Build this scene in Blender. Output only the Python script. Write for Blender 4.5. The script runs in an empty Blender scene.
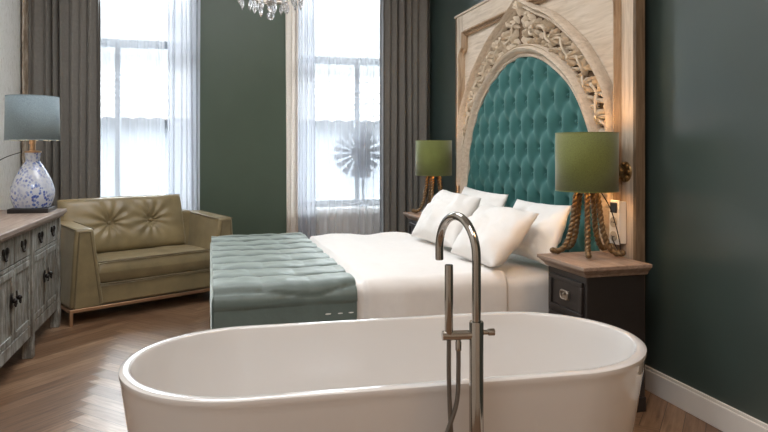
import bpy, bmesh, math, random
from mathutils import Vector, Matrix, noise
R = math.radians
PI = math.pi
scn = bpy.context.scene
COL = scn.collection
rnd = random.Random(7)

# ------------------------------------------------------------------ materials
def lin(c):
    c = c / 255.0
    return c / 12.92 if c <= 0.04045 else ((c + 0.055) / 1.055) ** 2.4

def rgb(r, g, b):
    return (lin(r), lin(g), lin(b), 1)

class NT:
    def __init__(s, name):
        s.m = bpy.data.materials.new(name)
        s.m.use_nodes = True
        s.t = s.m.node_tree
        s.n = s.t.nodes
        s.p = s.n['Principled BSDF']
        s.out = s.n['Material Output']

    def add(s, kind, **kw):
        n = s.n.new(kind)
        for k, v in kw.items():
            setattr(n, k, v)
        return n

    def link(s, a, b):
        s.t.links.new(a, b)

    def coords(s, scale=(1, 1, 1), kind='Object', rot=(0, 0, 0)):
        tc = s.add('ShaderNodeTexCoord')
        mp = s.add('ShaderNodeMapping')
        mp.inputs['Scale'].default_value = scale
        mp.inputs['Rotation'].default_value = rot
        s.link(tc.outputs[kind], mp.inputs[0])
        return mp.outputs[0]

    def noise(s, vec, scale=5, detail=4, rough=0.55, dist=0):
        n = s.add('ShaderNodeTexNoise')
        n.inputs['Scale'].default_value = scale
        n.inputs['Detail'].default_value = detail
        n.inputs['Roughness'].default_value = rough
        n.inputs['Distortion'].default_value = dist
        if vec is not None:
            s.link(vec, n.inputs['Vector'])
        return n.outputs['Fac']

    def ramp(s, fac, stops):
        r = s.add('ShaderNodeValToRGB')
        e = r.color_ramp.elements
        while len(e) < len(stops):
            e.new(0.5)
        for el, (pos, c) in zip(e, stops):
            el.position = pos
            el.color = c
        s.link(fac, r.inputs[0])
        return r.outputs[0]

    def mix(s, fac, a, b, mode='MIX'):
        m = s.add('ShaderNodeMix', data_type='RGBA', blend_type=mode)
        if isinstance(fac, (int, float)):
            m.inputs[0].default_value = fac
        else:
            s.link(fac, m.inputs[0])
        for v, i in ((a, 6), (b, 7)):
            if isinstance(v, tuple):
                m.inputs[i].default_value = v
            else:
                s.link(v, m.inputs[i])
        return m.outputs[2]

    def bump(s, h, strength=0.3, dist=0.01):
        b = s.add('ShaderNodeBump')
        b.inputs['Strength'].default_value = strength
        b.inputs['Distance'].default_value = dist
        s.link(h, b.inputs['Height'])
        s.link(b.outputs[0], s.p.inputs['Normal'])

def basic(name, col, rough=0.5, metal=0.0, spec=0.5, var=0.0, scale=8, bump=0.0, bscale=60, coat=0.0, sheen=0.0,
          sheen_tint=None, stretch=(1, 1, 1), bdist=0.005):
    t = NT(name)
    p = t.p
    p.inputs['Base Color'].default_value = col
    p.inputs['Roughness'].default_value = rough
    p.inputs['Metallic'].default_value = metal
    p.inputs['Specular IOR Level'].default_value = spec
    p.inputs['Coat Weight'].default_value = coat
    p.inputs['Coat Roughness'].default_value = 0.05
    p.inputs['Sheen Weight'].default_value = sheen
    if sheen_tint:
        p.inputs['Sheen Tint'].default_value = sheen_tint
    vec = t.coords(stretch)
    if var > 0:
        f = t.noise(vec, scale)
        lo = tuple(c * (1 - var) for c in col[:3]) + (1,)
        hi = tuple(min(1, c * (1 + var)) for c in col[:3]) + (1,)
        t.link(t.ramp(f, [(0.3, lo), (0.7, hi)]), p.inputs['Base Color'])
    if bump > 0:
        t.bump(t.noise(vec, bscale, 3), bump, bdist)
    return t.m

def wood(name, dark, mid, light, axis=2, rough=0.55, scale=3.0, spec=0.4):
    t = NT(name)
    st = [14, 14, 14]
    st[axis] = 1.2
    vec = t.coords(tuple(st))
    f = t.noise(vec, scale, 8, 0.65, 0.6)
    g = t.noise(t.coords((2, 2, 2)), 2.0, 3)
    c = t.ramp(f, [(0.28, dark), (0.5, mid), (0.72, light)])
    c2 = t.mix(t.ramp(g, [(0.35, (0, 0, 0, 1)), (0.7, (1, 1, 1, 1))]), c, mid)
    m = t.mix(0.5, c, c2)
    t.link(m, t.p.inputs['Base Color'])
    t.p.inputs['Roughness'].default_value = rough
    t.p.inputs['Specular IOR Level'].default_value = spec
    t.bump(f, 0.05, 0.001)
    return t.m

def sheer_material(name, opac, tint):
    t = NT(name)
    t.n.remove(t.p)
    tr = t.add('ShaderNodeBsdfTransparent')
    tl = t.add('ShaderNodeBsdfTranslucent')
    df = t.add('ShaderNodeBsdfDiffuse')
    tl.inputs[0].default_value = tint
    df.inputs[0].default_value = tint
    cloth = t.add('ShaderNodeMixShader')
    cloth.inputs[0].default_value = 0.5
    t.link(tl.outputs[0], cloth.inputs[1])
    t.link(df.outputs[0], cloth.inputs[2])
    lw = t.add('ShaderNodeLayerWeight')
    lw.inputs[0].default_value = 0.5
    mr = t.add('ShaderNodeMapRange')
    mr.inputs['To Min'].default_value = opac
    mr.inputs['To Max'].default_value = min(1.0, opac + 0.4)
    t.link(lw.outputs['Facing'], mr.inputs[0])
    mx = t.add('ShaderNodeMixShader')
    t.link(mr.outputs[0], mx.inputs[0])
    t.link(tr.outputs[0], mx.inputs[1])
    t.link(cloth.outputs[0], mx.inputs[2])
    t.link(mx.outputs[0], t.out.inputs[0])
    return t.m

def glass_pane():
    t = NT('window_glass')
    t.n.remove(t.p)
    tr = t.add('ShaderNodeBsdfTransparent')
    tr.inputs[0].default_value = (0.96, 0.98, 0.98, 1)
    gl = t.add('ShaderNodeBsdfGlossy')
    gl.inputs['Roughness'].default_value = 0.02
    fr = t.add('ShaderNodeFresnel')
    mx = t.add('ShaderNodeMixShader')
    t.link(fr.outputs[0], mx.inputs[0])
    t.link(tr.outputs[0], mx.inputs[1])
    t.link(gl.outputs[0], mx.inputs[2])
    t.link(mx.outputs[0], t.out.inputs[0])
    return t.m

def emit(name, col, strength):
    t = NT(name)
    t.p.inputs['Base Color'].default_value = col
    t.p.inputs['Emission Color'].default_value = col
    t.p.inputs['Emission Strength'].default_value = strength
    return t.m

def translucent_cloth(name, col, frac=0.25, rough=0.8, sheen=0.3, weave=250):
    t = NT(name)
    f = t.noise(t.coords((1, 1, 1)), weave, 2)
    hi = tuple(min(1, c * 1.25) for c in col[:3]) + (1,)
    lo = tuple(c * 0.8 for c in col[:3]) + (1,)
    c = t.ramp(f, [(0.3, lo), (0.7, hi)])
    t.link(c, t.p.inputs['Base Color'])
    t.p.inputs['Roughness'].default_value = rough
    t.p.inputs['Sheen Weight'].default_value = sheen
    t.p.inputs['Specular IOR Level'].default_value = 0.2
    tl = t.add('ShaderNodeBsdfTranslucent')
    t.link(c, tl.inputs[0])
    mx = t.add('ShaderNodeMixShader')
    mx.inputs[0].default_value = frac
    t.link(t.p.outputs[0], mx.inputs[1])
    t.link(tl.outputs[0], mx.inputs[2])
    t.link(mx.outputs[0], t.out.inputs[0])
    return t.m

M = {}
def floor_material():
    t = NT('oak_herringbone')
    at = t.add('ShaderNodeAttribute', attribute_name='plank')
    uv = t.add('ShaderNodeUVMap', uv_map='UVMap')
    sep = t.add('ShaderNodeSeparateXYZ')
    t.link(uv.outputs[0], sep.inputs[0])
    mp = t.add('ShaderNodeMapping')
    mp.inputs['Scale'].default_value = (2.2, 26, 1)
    t.link(uv.outputs[0], mp.inputs[0])
    off = t.add('ShaderNodeVectorMath', operation='ADD')
    cm = t.add('ShaderNodeCombineXYZ')
    mul = t.add('ShaderNodeMath', operation='MULTIPLY')
    mul.inputs[1].default_value = 37.0
    t.link(at.outputs['Fac'], mul.inputs[0])
    t.link(mul.outputs[0], cm.inputs[0])
    t.link(mul.outputs[0], cm.inputs[2])
    t.link(mp.outputs[0], off.inputs[0])
    t.link(cm.outputs[0], off.inputs[1])
    f = t.noise(off.outputs[0], 2.2, 8, 0.62, 0.5)
    grain = t.ramp(f, [(0.25, rgb(106, 80, 59)), (0.5, rgb(148, 117, 90)), (0.78, rgb(174, 143, 114))])
    tone = t.ramp(at.outputs['Fac'], [(0.0, rgb(190, 180, 174)), (0.5, rgb(228, 222, 218)), (1.0, (1, 1, 1, 1))])
    c = t.mix(1.0, grain, tone, 'MULTIPLY')
    # dark joint between planks, from the plank's own coordinates (v across 0..1)
    def edge(sock, size, w):
        a = t.add('ShaderNodeMath', operation='SUBTRACT'); a.inputs[1].default_value = size / 2
        t.link(sock, a.inputs[0])
        b = t.add('ShaderNodeMath', operation='ABSOLUTE'); t.link(a.outputs[0], b.inputs[0])
        g = t.add('ShaderNodeMath', operation='GREATER_THAN'); g.inputs[1].default_value = size / 2 - w
        t.link(b.outputs[0], g.inputs[0])
        return g.outputs[0]
    e1 = edge(sep.outputs[0], 0.72, 0.0014)
    e2 = edge(sep.outputs[1], 0.09, 0.0014)
    mxm = t.add('ShaderNodeMath', operation='MAXIMUM')
    t.link(e1, mxm.inputs[0]); t.link(e2, mxm.inputs[1])
    c = t.mix(mxm.outputs[0], c, rgb(52, 36, 26))
    t.link(c, t.p.inputs['Base Color'])
    rr = t.ramp(f, [(0.2, (0.40, 0.40, 0.40, 1)), (0.8, (0.30, 0.30, 0.30, 1))])
    t.link(rr, t.p.inputs['Roughness'])
    t.p.inputs['Specular IOR Level'].default_value = 1.0
    t.p.inputs['Anisotropic'].default_value = 0.45
    tn = t.add('ShaderNodeTangent', direction_type='UV_MAP', uv_map='UVMap')
    t.link(tn.outputs[0], t.p.inputs['Tangent'])
    t.bump(f, 0.10, 0.002)
    return t.m

def wallpaper_material():
    t = NT('silver_wallpaper')
    f = t.noise(t.coords((1, 9, 2.2)), 7, 6, 0.7, 1.2)
    c = t.ramp(f, [(0.3, rgb(196, 193, 184)), (0.48, rgb(236, 234, 228)), (0.7, rgb(246, 245, 242))])
    t.link(c, t.p.inputs['Base Color'])
    t.p.inputs['Roughness'].default_value = 0.45
    t.p.inputs['Metallic'].default_value = 0.0
    t.bump(f, 0.4, 0.006)
    return t.m

def paint_weathered_or_shaded(name, base, dark, light, axis=2):
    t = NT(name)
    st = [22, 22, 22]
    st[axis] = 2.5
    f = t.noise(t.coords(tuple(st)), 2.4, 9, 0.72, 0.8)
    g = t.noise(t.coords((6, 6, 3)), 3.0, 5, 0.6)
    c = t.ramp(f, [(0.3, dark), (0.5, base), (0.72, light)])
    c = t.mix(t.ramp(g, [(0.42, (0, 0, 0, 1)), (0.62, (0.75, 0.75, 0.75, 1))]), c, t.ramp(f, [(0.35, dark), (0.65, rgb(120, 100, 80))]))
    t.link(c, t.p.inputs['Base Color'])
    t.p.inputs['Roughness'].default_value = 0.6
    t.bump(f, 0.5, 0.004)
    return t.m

def speckle_glass():
    t = NT('speckled_glass')
    v = t.add('ShaderNodeTexVoronoi')
    v.inputs['Scale'].default_value = 55
    vec = t.coords((1, 1, 0.8))
    t.link(vec, v.inputs['Vector'])
    nz = t.noise(vec, 16, 4, 0.6, 0.8)
    col = t.ramp(nz, [(0.35, rgb(40, 70, 170)), (0.5, rgb(120, 150, 215)), (0.6, rgb(60, 85, 180)), (0.75, rgb(170, 180, 215))])
    mask = t.ramp(v.outputs['Distance'], [(0.38, (1, 1, 1, 1)), (0.55, (0, 0, 0, 1))])
    n2 = t.ramp(t.noise(vec, 9, 3), [(0.4, (0.1, 0.1, 0.1, 1)), (0.6, (1, 1, 1, 1))])
    mm = t.mix(1.0, mask, n2, 'MULTIPLY')
    c = t.mix(mm, rgb(228, 232, 240), col)
    t.link(c, t.p.inputs['Base Color'])
    t.p.inputs['Roughness'].default_value = 0.06
    t.p.inputs['Coat Weight'].default_value = 0.6
    tl = t.add('ShaderNodeBsdfTranslucent')
    t.link(c, tl.inputs[0])
    mx = t.add('ShaderNodeMixShader')
    mx.inputs[0].default_value = 0.35
    t.link(t.p.outputs[0], mx.inputs[1])
    t.link(tl.outputs[0], mx.inputs[2])
    t.link(mx.outputs[0], t.out.inputs[0])
    return t.m

M['floor'] = floor_material()
M['green_wall'] = basic('dark_green_paint', rgb(73, 87, 73), 0.42, spec=0.45, var=0.05, scale=2, bump=0.06, bscale=160, bdist=0.002)
M['teal_wall'] = basic('dark_teal_paint', rgb(64, 77, 73), 0.28, spec=1.0, var=0.06, scale=2, bump=0.06, bscale=160, bdist=0.002)
M['white_paint'] = basic('white_paint', rgb(226, 222, 216), 0.4, var=0.02)
M['ceiling'] = basic('ceiling_paint', rgb(228, 226, 222), 0.8, var=0.02)
M['near_wall'] = basic('warm_white_plaster', rgb(205, 195, 182), 0.8, var=0.03)
M['wallpaper'] = wallpaper_material()
M['trim_brown'] = paint_weathered_or_shaded('brown_mottled_trim', rgb(176, 160, 142), rgb(112, 94, 76), rgb(226, 220, 210))  # brown and pale streaks stand for shaded and window-lit wallpaper
M['frame_grey'] = basic('grey_window_paint', rgb(150, 158, 166), 0.5, var=0.03)
M['glass'] = glass_pane()
M['sheer'] = sheer_material('sheer_voile', 0.42, (0.66, 0.68, 0.72, 1))
M['sheer_dense'] = sheer_material('gathered_voile', 0.84, (0.62, 0.64, 0.69, 1))
M['drape'] = basic('taupe_drape', rgb(116, 112, 106), 0.85, spec=0.2, var=0.08, scale=40, bump=0.25, bscale=300, sheen=0.25, bdist=0.002)
M['drape_lining'] = basic('pale_drape_lining', rgb(176, 182, 188), 0.85, spec=0.2, var=0.04)
M['cream'] = translucent_cloth('cream_drape', rgb(228, 218, 208), 0.45, 0.85, 0.1)
M['linen'] = basic('white_bed_linen', rgb(236, 232, 228), 0.75, spec=0.25, var=0.015, scale=20, bump=0.25, bscale=25, sheen=0.1, bdist=0.006)
M['pillow'] = basic('white_pillow_cotton', rgb(238, 235, 231), 0.75, spec=0.25, var=0.01, bump=0.45, bscale=9, sheen=0.1, bdist=0.02)
M['throw'] = basic('grey_green_satin', rgb(88, 102, 97), 0.46, spec=0.55, var=0.08, scale=12, sheen=1.0, bump=0.3, bscale=22, bdist=0.006,
                   sheen_tint=(0.75, 0.85, 0.82, 1))
M['bed_base'] = basic('dark_bed_base', rgb(70, 66, 62), 0.8, var=0.05)
M['velvet'] = basic('teal_velvet', rgb(50, 98, 95), 0.65, spec=0.25, var=0.10, scale=9, sheen=0.25, sheen_tint=(0.45, 0.8, 0.76, 1))
M['limed'] = wood('limed_carved_wood', rgb(172, 154, 134), rgb(204, 188, 168), rgb(222, 208, 192), 1, 0.6)
M['limed_v'] = wood('limed_plank_wood', rgb(160, 142, 122), rgb(200, 184, 164), rgb(222, 208, 192), 2, 0.6)
M['mould_wood'] = wood('brown_moulding_wood', rgb(120, 94, 70), rgb(170, 144, 116), rgb(200, 178, 152), 2, 0.6)
M['carving'] = basic('carved_limed_wood', rgb(206, 190, 168), 0.65, var=0.12, scale=30, bump=0.3, bscale=80)
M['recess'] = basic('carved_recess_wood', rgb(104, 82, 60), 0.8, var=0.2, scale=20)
M['side_wood'] = wood('brown_plank_wood', rgb(72, 58, 44), rgb(112, 94, 74), rgb(140, 120, 98), 2, 0.65)
M['ns_dark'] = basic('dark_painted_wood', rgb(38, 33, 31), 0.4, var=0.1, scale=20, bump=0.1, bscale=60)
M['ns_top'] = wood('greyed_oak_top', rgb(104, 86, 74), rgb(150, 128, 112), rgb(182, 160, 144), 1, 0.5)
M['pewter'] = basic('antique_pewter', rgb(170, 160, 148), 0.35, metal=0.9, var=0.1, scale=60)
M['iron'] = basic('dark_iron', rgb(52, 48, 46), 0.45, metal=0.8, var=0.15, scale=50)
M['brass'] = basic('antique_brass', rgb(140, 116, 80), 0.4, metal=0.9, var=0.15, scale=40)
M['rope_gold'] = basic('bronzed_rope', rgb(116, 94, 66), 0.42, metal=0.6, var=0.25, scale=50)
M['olive'] = translucent_cloth('olive_velvet_shade', rgb(112, 118, 62), 0.12, 0.8, 0.5)
M['blue_shade'] = translucent_cloth('blue_grey_shade', rgb(142, 158, 166), 0.22, 0.85, 0.2)
M['shade_inner'] = basic('shade_inner_white', rgb(225, 205, 165), 0.8)
M['vase'] = speckle_glass()
M['black_wood'] = basic('black_lacquer', rgb(30, 26, 26), 0.4, var=0.1)
M['bulb'] = emit('warm_bulb', (1.0, 0.64, 0.32, 1), 75)
M['leather'] = basic('olive_velvet_leather', rgb(130, 116, 84), 0.40, spec=0.6, var=0.22, scale=6, bump=0.35, bscale=14, sheen=0.35, sheen_tint=(0.9, 0.82, 0.62, 1))
M['piping'] = basic('olive_piping', rgb(116, 104, 78), 0.6, var=0.1)
M['copper'] = basic('brushed_copper_rail', rgb(196, 160, 128), 0.35, metal=0.85, var=0.08)
M['dresser'] = paint_weathered_or_shaded('weathered_grey_paint', rgb(142, 143, 137), rgb(72, 70, 64), rgb(198, 200, 194))
M['dresser_top'] = wood('worn_brown_top', rgb(100, 88, 80), rgb(142, 126, 116), rgb(172, 160, 152), 1, 0.5)
M['enamel'] = basic('white_enamel', rgb(216, 213, 210), 0.06, spec=0.5, coat=0.5)
M['chrome'] = basic('polished_chrome', rgb(176, 170, 162), 0.09, metal=1.0)
M['hose'] = basic('grey_hose', rgb(120, 116, 110), 0.3, metal=0.8, bump=0.6, bscale=300, bdist=0.002)
M['crystal'] = basic('cut_crystal', rgb(240, 240, 240), 0.03, spec=0.9)
M['crystal'].node_tree.nodes['Principled BSDF'].inputs['Transmission Weight'].default_value = 0.85
M['plastic'] = basic('white_plastic', rgb(236, 230, 220), 0.35)
M['socket_grey'] = basic('shaded_plastic', rgb(176, 164, 146), 0.4)
M['black_plastic'] = basic('black_plastic', rgb(24, 24, 26), 0.35)
M['cord'] = basic('dark_cord', rgb(40, 32, 26), 0.6)
M['ornament'] = basic('blue_grey_metal', rgb(160, 168, 180), 0.6, metal=0.3, var=0.1)
M['tile'] = basic('pale_roof_tile', rgb(40, 37, 35), 0.85, var=0.12, scale=3)
M['render_wall'] = basic('pale_render', rgb(78, 81, 86), 0.9, var=0.03)
M['paving'] = basic('grey_paving', rgb(90, 92, 95), 0.9, var=0.08)
M['thread'] = basic('white_thread', rgb(232, 232, 228), 0.6)
M['pink_cloth'] = basic('pink_brown_cloth', rgb(150, 104, 96), 0.8, var=0.2, scale=30)

# ------------------------------------------------------------------ mesh builder
class B:
    def __init__(s):
        s.v = []
        s.f = []

    def grid(s, fn, nu, nv, cu=False, cv=False):
        b = len(s.v)
        for i in range(nu):
            for j in range(nv):
                s.v.append(tuple(fn(i / (nu if cu else nu - 1), j / (nv if cv else nv - 1))))
        for i in range(nu if cu else nu - 1):
            for j in range(nv if cv else nv - 1):
                i2, j2 = (i + 1) % nu, (j + 1) % nv
                s.f.append((b + i * nv + j, b + i2 * nv + j, b + i2 * nv + j2, b + i * nv + j2))
        return s

    def poly(s, pts):
        b = len(s.v)
        s.v += [tuple(p) for p in pts]
        s.f.append(tuple(range(b, b + len(pts))))
        return s

    def hexa(s, p):          # eight corners: bottom loop of four, top loop of four
        b = len(s.v)
        s.v += [tuple(q) for q in p]
        for f in ((3, 2, 1, 0), (4, 5, 6, 7), (0, 1, 5, 4), (1, 2, 6, 5), (2, 3, 7, 6), (3, 0, 4, 7)):
            s.f.append(tuple(b + k for k in f))
        return s

    def box(s, x0, x1, y0, y1, z0, z1):
        return s.hexa([(x0, y0, z0), (x1, y0, z0), (x1, y1, z0), (x0, y1, z0),
                       (x0, y0, z1), (x1, y0, z1), (x1, y1, z1), (x0, y1, z1)])

    def lathe(s, prof, c=(0, 0, 0), seg=32, cap=True, axis='z'):
        b = len(s.v)
        n = len(prof)
        for k in range(seg):
            a = 2 * PI * k / seg
            for r, z in prof:
                x, y = r * math.cos(a), r * math.sin(a)
                p = (x, y, z) if axis == 'z' else ((z, x, y) if axis == 'x' else (x, z, y))
                s.v.append((c[0] + p[0], c[1] + p[1], c[2] + p[2]))
        for k in range(seg):
            k2 = (k + 1) % seg
            for j in range(n - 1):
                s.f.append((b + k * n + j, b + k2 * n + j, b + k2 * n + j + 1, b + k * n + j + 1))
        if cap:
            if prof[0][0] > 1e-5:
                s.f.append(tuple(b + k * n for k in reversed(range(seg))))
            if prof[-1][0] > 1e-5:
                s.f.append(tuple(b + k * n + n - 1 for k in range(seg)))
        return s

    def sphere(s, c, r, seg=16, rings=10, sc=(1, 1, 1)):
        def fn(u, v):
            a, t = 2 * PI * u, PI * (v - 0.5)
            return (c[0] + sc[0] * r * math.cos(t) * math.cos(a), c[1] + sc[1] * r * math.cos(t) * math.sin(a), c[2] + sc[2] * r * math.sin(t))
        return s.grid(fn, seg, rings, cu=True)

    def tube(s, pts, r, seg=10, cap=True):
        pts = [Vector(p) for p in pts]
        n = len(pts)
        b = len(s.v)
        up = Vector((0, 0, 1))
        prev = None
        for i, p in enumerate(pts):
            t = (pts[min(i + 1, n - 1)] - pts[max(i - 1, 0)]).normalized()
            if prev is None:
                a = up if abs(t.dot(up)) < 0.9 else Vector((1, 0, 0))
                x = a.cross(t).normalized()
            else:
                x = (prev - t * prev.dot(t)).normalized()
            prev = x
            y = t.cross(x)
            rr = r[i] if isinstance(r, (list, tuple)) else r
            for k in range(seg):
                a = 2 * PI * k / seg
                s.v.append(tuple(p + x * (rr * math.cos(a)) + y * (rr * math.sin(a))))
        for i in range(n - 1):
            for k in range(seg):
                k2 = (k + 1) % seg
                s.f.append((b + i * seg + k, b + i * seg + k2, b + (i + 1) * seg + k2, b + (i + 1) * seg + k))
        if cap:
            s.f.append(tuple(b + k for k in reversed(range(seg))))
            s.f.append(tuple(b + (n - 1) * seg + k for k in range(seg)))
        return s

    def obj(s, name, mat, parent=None, bevel=0.0, smooth=35, sub=0, solid=0.0, seg=2):
        me = bpy.data.meshes.new(name)
        me.from_pydata(s.v, [], s.f)
        bm = bmesh.new()
        bm.from_mesh(me)
        bmesh.ops.recalc_face_normals(bm, faces=bm.faces)
        bm.to_mesh(me)
        bm.free()
        if smooth:
            for p in me.polygons:
                p.use_smooth = True
            me.set_sharp_from_angle(angle=R(smooth))
        me.materials.append(M[mat])
        o = bpy.data.objects.new(name, me)
        COL.objects.link(o)
        if parent is not None:
            o.parent = parent
        if solid:
            m = o.modifiers.new('thick', 'SOLIDIFY')
            m.thickness = solid
            m.offset = 0
        if bevel:
            m = o.modifiers.new('edge', 'BEVEL')
            m.width = bevel
            m.segments = seg
            m.limit_method = 'ANGLE'
            m.angle_limit = R(40)
        if sub:
            m = o.modifiers.new('smooth', 'SUBSURF')
            m.levels = sub
            m.render_levels = sub
        return o

def tag(o, label, cat, group=None, kind=None):
    o['label'] = label
    o['category'] = cat
    if group:
        o['group'] = group
    if kind:
        o['kind'] = kind
    return o

def thing(name, label, cat, loc=(0, 0, 0), rz=0.0, group=None):
    o = bpy.data.objects.new(name, None)
    COL.objects.link(o)
    o.location = loc
    o.rotation_euler = (0, 0, rz)
    o.empty_display_size = 0.1
    return tag(o, label, cat, group)

def struct(o, label, cat='room'):
    o['kind'] = 'structure'
    o['label'] = label
    o['category'] = cat
    return o

def dup(root, loc, label, rz=None):
    def cp(o, par):
        c = o.copy()
        COL.objects.link(c)
        c.parent = par
        for ch in [k for k in COL.objects if k.parent == o]:
            cp(ch, c)
        return c
    r = cp(root, None)
    r.location = loc
    if rz is not None:
        r.rotation_euler = (0, 0, rz)
    r['label'] = label
    return r

def catmull(pts, n=8):
    pts = [Vector(p) for p in pts]
    out = []
    for i in range(len(pts) - 1):
        p0, p1, p2, p3 = pts[max(i - 1, 0)], pts[i], pts[i + 1], pts[min(i + 2, len(pts) - 1)]
        for k in range(n):
            t = k / n
            out.append(0.5 * ((2 * p1) + (p2 - p0) * t + (2 * p0 - 5 * p1 + 4 * p2 - p3) * t * t + (3 * p1 - p0 - 3 * p2 + p3) * t ** 3))
    out.append(pts[-1])
    return out

def nz(x, y, z):
    return noise.noise(Vector((x, y, z)))

# ------------------------------------------------------------------ room shell
XL, XR, YB, YN, ZC = -1.55, 2.25, 6.30, -1.6, 3.40
WIN = [(-1.27, -0.09), (0.77, 1.95)]
SILL, HEAD = 0.69, 3.22

def make_floor():
    L, W = 0.72, 0.09
    ca = math.cos(PI / 4)
    xo = -0.6 - (L - W / 2) * ca
    bm = bmesh.new()
    uvl = bm.loops.layers.uv.new('UVMap')
    fl = bm.faces.layers.float.new('plank')
    for m in range(-8, 9):
        for k in range(-90, 110):
            for kind in (0, 1):
                if kind == 0:
                    x0, y0, dx, dy = k * W + m * L, k * W - m * L, L, W
                else:
                    x0, y0, dx, dy = k * W + m * L, (k + 1) * W - m * L, W, L
                q = [(x0, y0), (x0 + dx, y0), (x0 + dx, y0 + dy), (x0, y0 + dy)]
                w = [((x - y) * ca + xo, (x + y) * ca) for x, y in q]
                if max(p[0] for p in w) < XL or min(p[0] for p in w) > XR or max(p[1] for p in w) < YN or min(p[1] for p in w) > YB:
                    continue
                f = bm.faces.new([bm.verts.new((p[0], p[1], 0)) for p in w])
                f[fl] = rnd.random()
                uu = [(0, 0), (L, 0), (L, W), (0, W)]
                if kind:
                    uu = [(0, 0), (0, W), (L, W), (L, 0)]
                for lp, t in zip(f.loops, uu):
                    lp[uvl].uv = t
    for co, no in (((XL, 0, 0), (-1, 0, 0)), ((XR, 0, 0), (1, 0, 0)), ((0, YN, 0), (0, -1, 0)), ((0, YB, 0), (0, 1, 0))):
        bmesh.ops.bisect_plane(bm, geom=bm.verts[:] + bm.edges[:] + bm.faces[:], plane_co=co, plane_no=no, clear_outer=True)
    bmesh.ops.recalc_face_normals(bm, faces=bm.faces)
    for f in bm.faces:
        if f.normal.z < 0:
            f.normal_flip()
    me = bpy.data.meshes.new('floor')
    bm.to_mesh(me)
    bm.free()
    me.materials.append(M['floor'])
    o = bpy.data.objects.new('floor', me)
    COL.objects.link(o)
    struct(o, 'brown oak herringbone plank floor', 'floor')
make_floor()

struct(B().box(XL - 0.15, XL, YN, YB + 0.3, 0, ZC).obj('wall_left', 'wallpaper', smooth=0), 'silver textured wallpaper wall behind the grey dresser', 'wall')
struct(B().box(XR, XR + 0.15, YN, YB + 0.3, 0, ZC).obj('wall_right', 'teal_wall', smooth=0), 'dark teal painted wall behind the headboard', 'wall')
b = B()
T = 0.28
b.box(XL, WIN[0][0], YB, YB + T, 0, ZC).box(WIN[0][1], WIN[1][0], YB, YB + T, 0, ZC).box(WIN[1][1], XR, YB, YB + T, 0, ZC)
for a, c in WIN:
    b.box(a, c, YB, YB + T, 0, SILL - 0.03).box(a, c, YB, YB + T, HEAD, ZC)
struct(b.obj('wall_far', 'green_wall', smooth=0), 'dark green painted wall between the two tall windows', 'wall')
struct(B().box(XL - 0.15, XR + 0.15, YN - 0.15, YN, 0, ZC).obj('wall_near', 'near_wall', smooth=0), 'plain plaster wall closing the room', 'wall')
struct(B().box(XL - 0.15, XR + 0.15, YN - 0.15, YB + 0.3, ZC, ZC + 0.12).obj('ceiling', 'ceiling', smooth=0), 'white ceiling', 'ceiling')
struct(B().box(XR - 0.018, XR, YN, YB, 0, 0.11).box(XR - 0.012, XR, YN, YB, 0.11, 0.125).obj('baseboard_right', 'white_paint', smooth=0, bevel=0.003),
       'white baseboard along the dark teal wall', 'baseboard')
struct(B().box(WIN[0][1] , WIN[1][0], YB - 0.018, YB, 0, 0.125).obj('baseboard_far', 'white_paint', smooth=0, bevel=0.003),
       'white baseboard under the dark green wall', 'baseboard')
struct(B().box(XL, XL + 0.018, YN, YB, 0, 0.125).obj('baseboard_left', 'white_paint', smooth=0, bevel=0.003), 'white baseboard along the wallpapered wall', 'baseboard')
# added strip beside the left drape: shaded, window-lit wallpaper put into its colour
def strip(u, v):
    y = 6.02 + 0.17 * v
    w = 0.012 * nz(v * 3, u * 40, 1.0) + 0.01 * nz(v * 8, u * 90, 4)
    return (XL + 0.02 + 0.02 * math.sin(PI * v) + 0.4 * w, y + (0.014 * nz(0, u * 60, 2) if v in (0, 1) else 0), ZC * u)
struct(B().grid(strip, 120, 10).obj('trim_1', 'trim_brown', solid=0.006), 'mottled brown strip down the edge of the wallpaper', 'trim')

for i, (a, c) in enumerate(WIN):
    side = ('left', 'right')[i]
    y0, y1 = YB + 0.19, YB + 0.25
    f = B()
    f.box(a, a + 0.07, y0, y1, SILL, HEAD).box(c - 0.07, c, y0, y1, SILL, HEAD)
    f.box(a + 0.07, c - 0.07, y0, y1, SILL, SILL + 0.07).box(a + 0.07, c - 0.07, y0, y1, HEAD - 0.07, HEAD)
    tz = 2.265 if i == 0 else 2.18
    f.box(a + 0.07, c - 0.07, y0 - 0.01, y1, tz, tz + 0.075)
    mx = -0.835 if i == 0 else 1.52
    f.box(mx - 0.025, mx + 0.025, y0 + 0.005, y1, SILL + 0.07, tz)
    w = f.obj('window_%d' % (i + 1), 'frame_grey', bevel=0.004)
    struct(w, 'tall grey framed window behind the %s sheer curtain' % side, 'window')
    g = B()
    g.box(a + 0.07, c - 0.07, y0 + 0.028, y0 + 0.034, tz + 0.075, HEAD - 0.07)
    g.box(a + 0.07, mx - 0.025, y0 + 0.028, y0 + 0.034, SILL + 0.07, tz)
    g.box(mx + 0.025, c - 0.07, y0 + 0.028, y0 + 0.034, SILL + 0.07, tz)
    g.obj('pane', 'glass', w, smooth=0)
    B().box(a, c, YB - 0.012, YB, 0.13, SILL - 0.03).obj('apron_panel', 'white_paint', w, bevel=0.004)
    B().box(a, c, YB - 0.015, y0, SILL - 0.03, SILL).obj('window_sill', 'white_paint', w, bevel=0.004)

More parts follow.
